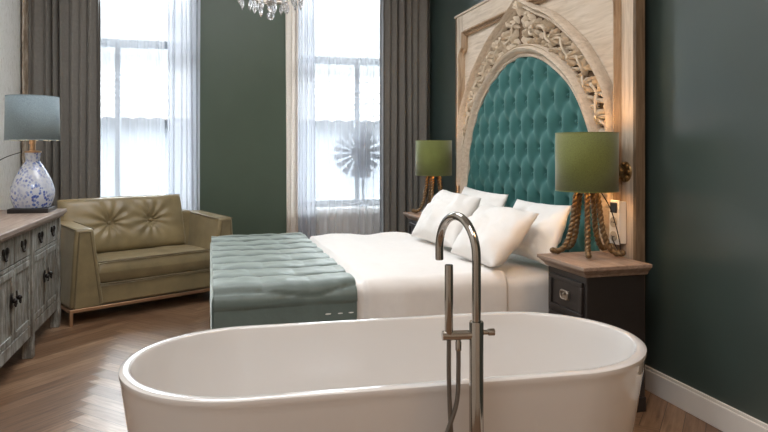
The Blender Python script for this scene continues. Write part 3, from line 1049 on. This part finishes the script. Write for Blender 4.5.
lp = rope_lamp('green velvet drum lamp on twisted rope legs on the nightstand nearer the bathtub', (1.915, 2.90, NZ))
dup(lp, (1.905, 5.20, NZ), 'green velvet drum lamp on twisted rope legs in front of the corner drape')
cd = B().tube(catmull([(2.00, 2.90, NZ + 0.33), (2.05, 2.88, NZ + 0.23), (2.07, 2.84, NZ + 0.08), (2.075, 2.84, NZ + 0.012), (2.078, 2.87, NZ + 0.03), (2.076, 2.905, 0.795), (2.083, 2.915, 0.808)], 8), 0.003, 6).obj('lamp_cord', 'cord')
tag(cd, 'thin dark lamp cord running from the rope-legged lamp to the socket panel', 'cord')

# ------------------------------------------------------------------ dresser
dr = thing('dresser', 'weathered grey painted dresser with iron handles against the wallpapered wall', 'dresser', (-1.035, 5.04, 0))
NM, MW, DEP = 3, 0.74, 0.46          # local: x = 0 front face, y negative towards the camera
LEN = NM * MW
B().box(-DEP, -0.022, -LEN + 0.02, -0.02, 0.20, 0.81).obj('carcass', 'dresser', dr, smooth=0)
B().box(-DEP - 0.02, 0.035, -LEN - 0.06, 0.06, 0.812, 0.845).box(-DEP, 0.018, -LEN - 0.04, 0.04, 0.792, 0.812).obj('top', 'dresser_top', dr, bevel=0.006)
for i in range(NM + 1):
    y = -i * MW
    for xx in (-0.055, -DEP):
        w0 = y - (0.055 if i < NM else 0.0) + (0.03 if 0 < i < NM else 0)
        B().box(xx, xx + 0.06, w0, w0 + 0.055, 0.0, 0.80).obj('leg', 'dresser', dr, bevel=0.004)
for i in range(NM):
    y1 = -i * MW - (0.055 if i == 0 else 0.027)
    y0 = -(i + 1) * MW + (0.03 if i < NM - 1 else 0.055)
    B().box(-0.03, -0.004, y0, y1, 0.135, 0.205).obj('skirt', 'dresser', dr, bevel=0.004)
    B().box(-0.03, -0.006, y0, y1, 0.612, 0.632).obj('rail', 'dresser', dr, bevel=0.003)
    ym = (y0 + y1) / 2
    for a, c_ in ((ym, y1), (y0, ym)):
        d = B().box(-0.03, -0.004, a + 0.006, c_ - 0.006, 0.637, 0.785).obj('drawer', 'dresser', dr, bevel=0.006)
        cy = (a + c_) / 2
        hd = B()
        for sg in (-1, 1):
            hd.sphere((0.0, cy + sg * 0.035, 0.728), 0.014, 10, 6, (0.7, 1, 1.5))
        hd.tube([(0.002, cy + 0.035 * math.cos(PI * k_ / 12), 0.726 - 0.042 * math.sin(PI * k_ / 12)) for k_ in range(13)], 0.005, 8)
        hd.sphere((0.004, cy, 0.684), 0.01, 8, 6, (0.8, 1.3, 1))
        hd.box(-0.005, -0.001, cy - 0.03, cy + 0.03, 0.715, 0.74)
        hd.obj('handle', 'iron', d)
        dd = B()
        dd.box(-0.03, -0.012, a + 0.006, c_ - 0.006, 0.212, 0.608)
        dd.box(-0.012, -0.004, a + 0.006, a + 0.035, 0.212, 0.608).box(-0.012, -0.004, c_ - 0.035, c_ - 0.006, 0.212, 0.608)
        dd.box(-0.012, -0.004, a + 0.035, c_ - 0.035, 0.212, 0.250).box(-0.012, -0.004, a + 0.035, c_ - 0.035, 0.570, 0.608)
        door = dd.obj('door', 'dresser', dr, bevel=0.003)
        ky = (a + 0.045) if c_ == y1 else (c_ - 0.045)
        kb = B().sphere((0.012, ky, 0.44), 0.014, 10, 8, (1, 1, 1)).lathe([(0.006, -0.006), (0.006, 0.008)], (0.0, ky, 0.44), 10, axis='x')
        kb.box(-0.005, -0.001, ky - 0.014, ky + 0.014, 0.40, 0.48)
        kb.tube([(0.014, ky - 0.016, 0.425), (0.016, ky, 0.41), (0.014, ky + 0.016, 0.425)], 0.005, 6)
        kb.obj('knob', 'iron', door)

# lamp on the dresser
t = thing('table_lamp', 'blue-grey drum lamp with a blue speckled glass body on the grey dresser', 'lamp', (-1.175, 4.88, 0.8455))
B().box(-0.125, 0.125, -0.13, 0.13, 0, 0.03).obj('plinth', 'black_wood', t, bevel=0.004)['label'] = 'black square plinth'
prof = [(0.0, 0.03), (0.10, 0.03), (0.118, 0.045), (0.134, 0.09), (0.139, 0.13), (0.134, 0.17), (0.118, 0.22), (0.092, 0.275), (0.066, 0.32), (0.048, 0.345), (0.044, 0.36), (0.048, 0.40), (0.05, 0.415), (0.0, 0.415)]
ps = [(p.x, p.y) for p in catmull([(a, z, 0) for a, z in prof], 4)]
B().lathe([(max(0, a), z) for a, z in ps], seg=48).obj('glass_body', 'vase', t, smooth=60)
B().lathe([(0.0, 0.41), (0.055, 0.41), (0.055, 0.42), (0.02, 0.425), (0.018, 0.47), (0.022, 0.475), (0.022, 0.52), (0.0, 0.52)], seg=24).obj('neck', 'copper', t)
B().sphere((0, 0, 0.56), 0.032, 16, 12).obj('bulb', 'bulb', t)
sh = B().lathe([(0.170, 0.495), (0.164, 0.80)], seg=56, cap=False).obj('shade', 'blue_shade', t, solid=0.004)
for zz, r_ in ((0.497, 0.1705), (0.798, 0.1645)):
    B().tube([(r_ * math.cos(2 * PI * k_ / 48), r_ * math.sin(2 * PI * k_ / 48), zz) for k_ in range(49)], 0.003, 6).obj('shade_rim', 'blue_shade', sh)
sp = B()
for k_ in range(3):
    a = 2 * PI * k_ / 3
    sp.tube([(0.02 * math.cos(a), 0.02 * math.sin(a), 0.51), (0.168 * math.cos(a), 0.168 * math.sin(a), 0.53)], 0.002, 6)
sp.obj('shade_spider', 'copper', sh)
cd = B().tube(catmull([(-1.23, 4.84, 1.262), (-1.34, 4.72, 1.20), (-1.42, 4.6, 1.06), (-1.47, 4.55, 0.90), (-1.48, 4.52, 0.852)], 8), 0.003, 6).obj('lamp_cord', 'cord')
tag(cd, 'thin dark cord hanging from the blue-shaded lamp on the dresser', 'cord')

# ------------------------------------------------------------------ sofa
sf = thing('sofa', 'small olive velvet loveseat with slanted arms standing in front of the left window', 'sofa', (-0.957, 4.97, 0), R(27.5))
SW, SD = 1.36, 0.655
rail = B()
zr0, zr1 = 0.095, 0.118
rail.box(0, SW, 0, 0.02, zr0, zr1).box(0, SW, SD - 0.02, SD, zr0, zr1).box(0, 0.02, 0.02, SD - 0.02, zr0, zr1).box(SW - 0.02, SW, 0.02, SD - 0.02, zr0, zr1)
rail.obj('rail', 'copper', sf, bevel=0.002)
for x in (0, SW - 0.022):
    for y in (0, SD - 0.022):
        B().box(x, x + 0.022, y, y + 0.022, 0, zr0).obj('leg', 'copper', sf, bevel=0.002)
B().box(0.19, SW - 0.19, 0.03, SD - 0.04, 0.12, 0.262).obj('seat_base', 'leather', sf, bevel=0.015, seg=3)
def arm(mir):
    def X(x):
        return SW - x if mir else x
    # section: bottom (0.0 - 0.235) to top (0.04 - 0.175)
    def sec(y, zt, inset):
        return [(0.006 + inset, y, 0.12), (0.245 - inset, y, 0.12), (0.172 - inset, y, zt), (0.042 + inset, y, zt)]
    q_ = B()
    A, C_ = sec(0.015, 0.695, 0), sec(SD - 0.01, 0.72, 0)
    q_.hexa([(X(p[0]), p[1], p[2]) for p in (A[0], A[1], C_[1], C_[0], A[3], A[2], C_[2], C_[3])])
    ar = q_.obj('arm', 'leather', sf, bevel=0.022, seg=4)
    # front panel with piping
    p0, p1, p2, p3 = [(X(p[0]), p[1], p[2]) for p in sec(0.008, 0.675, 0.028)]
    p3 = (p3[0], p3[1], p3[2]); 
    b0 = [(p[0], 0.03, p[2]) for p in (p0, p1, p2, p3)]
    B().hexa([p0, p1, p2, p3] + b0).obj('front_panel', 'leather', ar, bevel=0.006)
    B().tube([p0, p3, p2, p1], 0.0055, 8).obj('piping', 'piping', ar)
    ol = [(X(0.042), 0.022, 0.69), (X(0.042), SD - 0.03, 0.715)]
    il = [(X(0.172), 0.022, 0.69), (X(0.172), SD - 0.03, 0.715)]
    B().tube(ol, 0.005, 8).tube(il, 0.005, 8).obj('piping', 'piping', ar)
arm(False)
arm(True)
B().hexa([(0.19, SD - 0.16, 0.12), (SW - 0.19, SD - 0.16, 0.12), (SW - 0.19, SD - 0.01, 0.12), (0.19, SD - 0.01, 0.12),
          (0.16, SD - 0.11, 0.73), (SW - 0.16, SD - 0.11, 0.73), (SW - 0.16, SD, 0.73), (0.16, SD, 0.73)]).obj('back_frame', 'leather', sf, bevel=0.02, seg=3)

def cushion(q_, corner, ex, ey, ez, thick, tufts=(), p_e=0.35, seed=0.0, nu=64, nv=48, pw=6):
    """soft slab: corner + u ex + v ey, thickness along ez; piped square edges"""
    corner, ex, ey, ez = map(Vector, (corner, ex, ey, ez))
    lx, ly = ex.length, ey.length
    for side in (1, -1):
        def fn(u, v, side=side):
            a, c_ = 2 * u - 1, 2 * v - 1
            e = (max(0, 1 - a ** pw)) ** p_e * (max(0, 1 - c_ ** pw)) ** p_e
            hgt = thick * 0.5 * (e * (0.86 + 0.14 * (1 - a * a) * (1 - c_ * c_)))
            if side == 1:
                for (tu, tv) in tufts:
                    dx, dy = (u - tu) * lx, (v - tv) * ly
                    d = math.hypot(dx, dy)
                    an = math.atan2(dy, dx)
                    hgt -= 0.055 * math.exp(-(d / 0.055) ** 2) + 0.010 * math.exp(-(d / 0.17) ** 2) * (1 + math.sin(11 * an + seed)) 
                hgt += 0.006 * e * nz(u * 6, v * 6, seed)
            p = corner + ex * u + ey * v + ez * (hgt * side)
            return tuple(p)
        q_.grid(fn, nu, nv)
    return q_
cs = cushion(B(), (0.205, 0.02, 0.355), (SW - 0.41, 0, 0.0), (0, 0.55, 0.0), (0, 0, 1), 0.185, seed=2.0, p_e=0.2, pw=24, nu=120, nv=80).obj('seat_cushion', 'leather', sf, smooth=70)
rimp = [(0.207, 0.022, 0.44), (SW - 0.207, 0.022, 0.44)]
B().tube(rimp, 0.006, 8).tube([(0.207, 0.022, 0.272), (SW - 0.207, 0.022, 0.272)], 0.006, 8).obj('piping', 'piping', cs)
bx0, bx1 = 0.085, 1.105
bc = cushion(B(), (bx0, 0.47, 0.435), (bx1 - bx0, 0, 0), (0, 0.13, 0.44), (0, -0.96, 0.28), 0.20, tufts=((0.36, 0.52), (0.70, 0.52)), seed=1.0, nu=90, nv=60).obj('back_cushion', 'leather', sf, smooth=70)
for tu in (0.36, 0.70):
    B().sphere((bx0 + (bx1 - bx0) * tu, 0.47 + 0.13 * 0.52 - 0.03, 0.435 + 0.44 * 0.52 + 0.012), 0.017, 12, 8).obj('button', 'leather', bc)
e = 0.004
B().tube([(bx0, 0.47, 0.44), (bx0 + e, 0.53, 0.65), (bx0, 0.60, 0.872), ((bx0 + bx1) / 2, 0.602, 0.877), (bx1, 0.60, 0.872), (bx1 - e, 0.53, 0.65), (bx1, 0.47, 0.44)], 0.007, 8).obj('piping', 'piping', bc)

# ------------------------------------------------------------------ bathtub
tb = thing('bathtub', 'white freestanding oval bathtub in the foreground', 'bathtub', (0.635, 2.117, 0), -0.065)
A_, B_, EE, TH = 0.910, 0.385, 0.40, 0.58
def ell(u, ins):
    """rounded oblong: straight flanks, elliptical ends; u 0..1 round the rim"""
    a_, b_, e_ = A_ - ins, B_ - ins, EE - ins * 0.5
    st_ = a_ - e_
    k4 = u * 4
    if k4 < 1:
        t_ = -PI / 2 + PI * k4
        return st_ + e_ * math.cos(t_), b_ * math.sin(t_)
    if k4 < 2:
        return st_ - 2 * st_ * (k4 - 1), b_
    if k4 < 3:
        t_ = PI / 2 + PI * (k4 - 2)
        return -st_ + e_ * math.cos(t_), b_ * math.sin(t_)
    return -st_ + 2 * st_ * (k4 - 3), -b_
sec = []     # (inset from the rim line, z)
for z in (0.0, 0.015, 0.1, 0.2, 0.3, 0.4, 0.48, 0.53, 0.555):
    sec.append((0.002 + (TH - z) * 0.14 + (0.02 if z == 0 else 0), z))
sec += [(0.002, 0.567), (0.003, 0.5755), (0.009, 0.5792), (0.018, 0.58), (0.030, 0.5797), (0.035, 0.578), (0.0375, 0.573)]
for z, ins in ((0.52, 0.044), (0.45, 0.056), (0.36, 0.075), (0.27, 0.105), (0.20, 0.145), (0.16, 0.19), (0.145, 0.25)):
    sec.append((ins, z))
NA = 160
def shell(u, v):
    ins, z = sec[round(v * (len(sec) - 1))]
    x, y = ell(u, ins)
    return (x, y, z)
q = B().grid(shell, NA, len(sec), cu=True)
last = len(sec) - 1
q.f.append(tuple(i * len(sec) + last for i in range(NA)))
q.f.append(tuple(i * len(sec) for i in reversed(range(NA))))
q.obj('tub_shell', 'enamel', tb, smooth=50)
B().lathe([(0.0, 0.152), (0.03, 0.152), (0.034, 0.145)], (0, 0, 0), 24).obj('drain_plug', 'chrome', tb)
# ------------------------------------------------------------------ floor standing bath tap
FX, FY = 0.733, 1.650
fa = thing('bath_tap', 'tall chrome floor-standing bath tap with hand shower in front of the white bathtub', 'tap', (FX, FY, 0))
B().lathe([(0.0, 0.0), (0.06, 0.0), (0.06, 0.01), (0.056, 0.014), (0.022, 0.016)], seg=32).obj('floor_flange', 'chrome', fa)
B().lathe([(0.0, 0.012), (0.0205, 0.012), (0.0205, 0.776), (0.019, 0.78), (0.0, 0.78)], seg=32).obj('column', 'chrome', fa)
ux, uy = -0.145, 0.989
pts = [(0, 0, 0.77), (0, 0, 0.85), (0, 0, 0.93)]
rad = 0.108
zc = 0.960
for k_ in range(25):
    a = PI * k_ / 24
    d_ = rad * (1 - math.cos(a))
    pts.append((ux * d_, uy * d_, zc + rad * math.sin(a)))
pts.append((ux * 2 * rad, uy * 2 * rad, 0.927))
B().tube(pts, 0.0128, 20).obj('spout', 'chrome', fa)
B().lathe([(0.0105, 0.920), (0.0128, 0.922), (0.0128, 0.93)], (ux * 2 * rad, uy * 2 * rad, 0), 20).obj('aerator', 'chrome', fa)
lx, ly = -0.985, 0.17        # direction of the bracket
zb = 0.742
B().tube([(0.012 * lx, 0.012 * ly, zb), (0.098 * lx, 0.098 * ly, zb)], 0.0135, 20).obj('bracket', 'chrome', fa)
B().tube([(-0.015 * lx, -0.015 * ly, 0.748), (-0.034 * lx, -0.034 * ly, 0.748)], 0.007, 14).tube([(-0.034 * lx, -0.034 * ly, 0.748), (-0.052 * lx, -0.052 * ly, 0.748)], 0.010, 16).obj('lever', 'chrome', fa)
hx, hy = 0.080 * lx, 0.080 * ly - 0.002
hs = B().lathe([(0.0, 0.745), (0.010, 0.745), (0.012, 0.76), (0.012, 0.938), (0.0115, 0.942), (0.0, 0.942)], (hx, hy, 0), 20).obj('hand_shower', 'chrome', fa)
cx_, cy_ = 0.052 * lx, 0.052 * ly
B().lathe([(0.0, 0.700), (0.009, 0.700), (0.009, 0.722), (0.007, 0.728), (0.007, 0.735)], (cx_, cy_, 0), 16).obj('hose_connector', 'chrome', fa)
hp = catmull([(hx, hy, 0.73), (hx, hy, 0.62), (hx + 0.004, hy - 0.005, 0.48), (hx + 0.012, hy - 0.012, 0.36), (hx + 0.012, hy - 0.02, 0.22), (hx - 0.015, hy - 0.025, 0.13), (hx - 0.05, hy - 0.02, 0.11),
              (hx - 0.075, hy - 0.015, 0.18), (hx - 0.055, hy - 0.012, 0.32), (hx - 0.022, hy - 0.010, 0.44), (cx_ - 0.008, cy_ - 0.004, 0.55), (cx_, cy_, 0.64), (cx_, cy_, 0.702)], 10)
B().tube(hp, 0.0065, 10).obj('hose', 'hose', fa)

# ------------------------------------------------------------------ chandelier
CX, CY = 0.397, 4.20
ch = thing('chandelier', 'crystal chandelier hanging from the ceiling above the foot of the bed', 'chandelier', (CX, CY, 2.13))
def faceted(c, r, hgt, n_=8):
    q_ = B()
    prof_ = [(0.0, -hgt * 0.55), (r * 0.62, -hgt * 0.30), (r, -hgt * 0.05), (r * 0.7, hgt * 0.22), (r * 0.25, hgt * 0.45), (0.0, hgt * 0.5)]
    q_.lathe(prof_, c, n_, cap=False)
    return q_
B().tube([(0, 0, 0.10), (0, 0, 1.25)], 0.008, 10).lathe([(0.0, 1.265), (0.06, 1.265), (0.06, 1.25), (0.02, 1.22), (0.0, 1.22)]).obj('stem', 'pewter', ch)
def ringtube(r_, z_, t_=0.005):
    return [(r_ * math.cos(2 * PI * k_ / 40), r_ * math.sin(2 * PI * k_ / 40), z_) for k_ in range(41)]
B().tube(ringtube(0.11, 0.13), 0.005, 8).tube(ringtube(0.2, 0.19), 0.006, 8).tube(ringtube(0.29, 0.30), 0.007, 8).obj('ring_frame', 'pewter', ch)
sp = B()
for k_ in range(8):
    a = 2 * PI * k_ / 8
    ca, sa = math.cos(a), math.sin(a)
    sp.tube(catmull([(0, 0, 0.12), (0.11 * ca, 0.11 * sa, 0.13), (0.2 * ca, 0.2 * sa, 0.19), (0.29 * ca, 0.29 * sa, 0.30), (0.10 * ca, 0.10 * sa, 0.55), (0, 0, 0.75)], 6), 0.004, 6)
sp.obj('arms', 'pewter', ch)
for k_ in range(8):
    a = 2 * PI * (k_ + 0.5) / 8
    B().tube([(0.29 * math.cos(a), 0.29 * math.sin(a), 0.30), (0.29 * math.cos(a), 0.29 * math.sin(a), 0.42)], 0.012, 12).obj('candle', 'white_paint', ch)
B().sphere((0, 0, 0.026), 0.026, 12, 8).obj('crystal_ball', 'crystal', ch, smooth=0)
for zz, r_ in ((0.075, 0.021), (0.115, 0.024), (0.16, 0.02)):
    B().sphere((0, 0, zz), r_, 10, 6).obj('crystal_bead', 'crystal', ch, smooth=0)
for cnt, r_, z_, ln in ((9, 0.11, 0.085, 0.075), (14, 0.20, 0.13, 0.085), (16, 0.245, 0.19, 0.08), (18, 0.29, 0.235, 0.085)):
    for k_ in range(cnt):
        a = 2 * PI * (k_ + rnd.uniform(-0.15, 0.15)) / cnt
        x, y = r_ * math.cos(a), r_ * math.sin(a)
        dz = rnd.uniform(-0.012, 0.012)
        d = faceted((x, y, z_ + dz), 0.015, ln).obj('crystal_drop', 'crystal', ch, smooth=0)
        B().sphere((x, y, z_ + dz + ln * 0.5 + 0.009), 0.0095, 8, 6).obj('crystal_bead', 'crystal', d, smooth=0)

# ------------------------------------------------------------------ light
w = bpy.data.worlds.new('sky')
scn.world = w
w.use_nodes = True
bg = w.node_tree.nodes['Background']
wn = w.node_tree.nodes
wl = w.node_tree.links
tc = wn.new('ShaderNodeTexCoord')
sx_ = wn.new('ShaderNodeSeparateXYZ')
wl.new(tc.outputs['Generated'], sx_.inputs[0])
mr = wn.new('ShaderNodeMapRange')          # overcast sky: brighter overhead than at the horizon
mr.inputs['From Min'].default_value = 0.20
mr.inputs['From Max'].default_value = 0.75
mr.inputs['To Min'].default_value = 1.2
mr.inputs['To Max'].default_value = 48.0
wl.new(sx_.outputs[2], mr.inputs[0])
wl.new(mr.outputs[0], bg.inputs[1])
bg.inputs[0].default_value = (0.92, 0.96, 1.0, 1)

def area(name, loc, rot, sx, sy, power, col, portal=False):
    l = bpy.data.lights.new(name, 'AREA')
    l.shape = 'RECTANGLE'
    l.size, l.size_y = sx, sy
    l.energy = power
    l.color = col
    if portal:
        l.cycles.is_portal = True
    o_ = bpy.data.objects.new(name, l)
    COL.objects.link(o_)
    o_.location = loc
    o_.rotation_euler = rot
    return o_
for i, (a, c_) in enumerate(WIN):
    area('window_portal', ((a + c_) / 2, YB + 0.33, (SILL + HEAD) / 2), (R(-90), 0, 0), c_ - a, HEAD - SILL, 1, (1, 1, 1), True)
area('bathroom_ceiling_lamp', (1.95, 0.1, ZC - 0.03), (0, 0, 0), 0.8, 0.8, 24, (1.0, 0.60, 0.32))
area('entry_ceiling_lamp', (-0.2, 0.6, ZC - 0.03), (0, 0, 0), 1.6, 1.4, 44, (0.97, 0.98, 1.0))  # unseen fill light, added to brighten the camera end of the room
area('room_ceiling_lamp', (0.2, 4.0, ZC - 0.03), (0, 0, 0), 1.6, 1.6, 48, (0.97, 0.98, 1.0))  # added fill above the bed area, not a lamp of the room

# ------------------------------------------------------------------ camera
F = 630.0
yaw = math.atan2(384 - 208, F)
cam = bpy.data.cameras.new('camera')
cam.sensor_width = 36
cam.lens = F / 768 * 36
cam.shift_y = -64 / 768
cam.clip_start = 0.05
co = bpy.data.objects.new('camera', cam)
COL.objects.link(co)
co.location = (0, 0, 1.26)
co.rotation_euler = (R(90), 0, -yaw)
scn.camera = co
vs = scn.view_settings
vs.view_transform = 'Standard'
vs.look = 'None'
vs.gamma = 1
vs.exposure = 0.35
vs.use_curve_mapping = False
scn.cycles.max_bounces = 10
scn.cycles.transparent_max_bounces = 16
scn.cycles.diffuse_bounces = 5
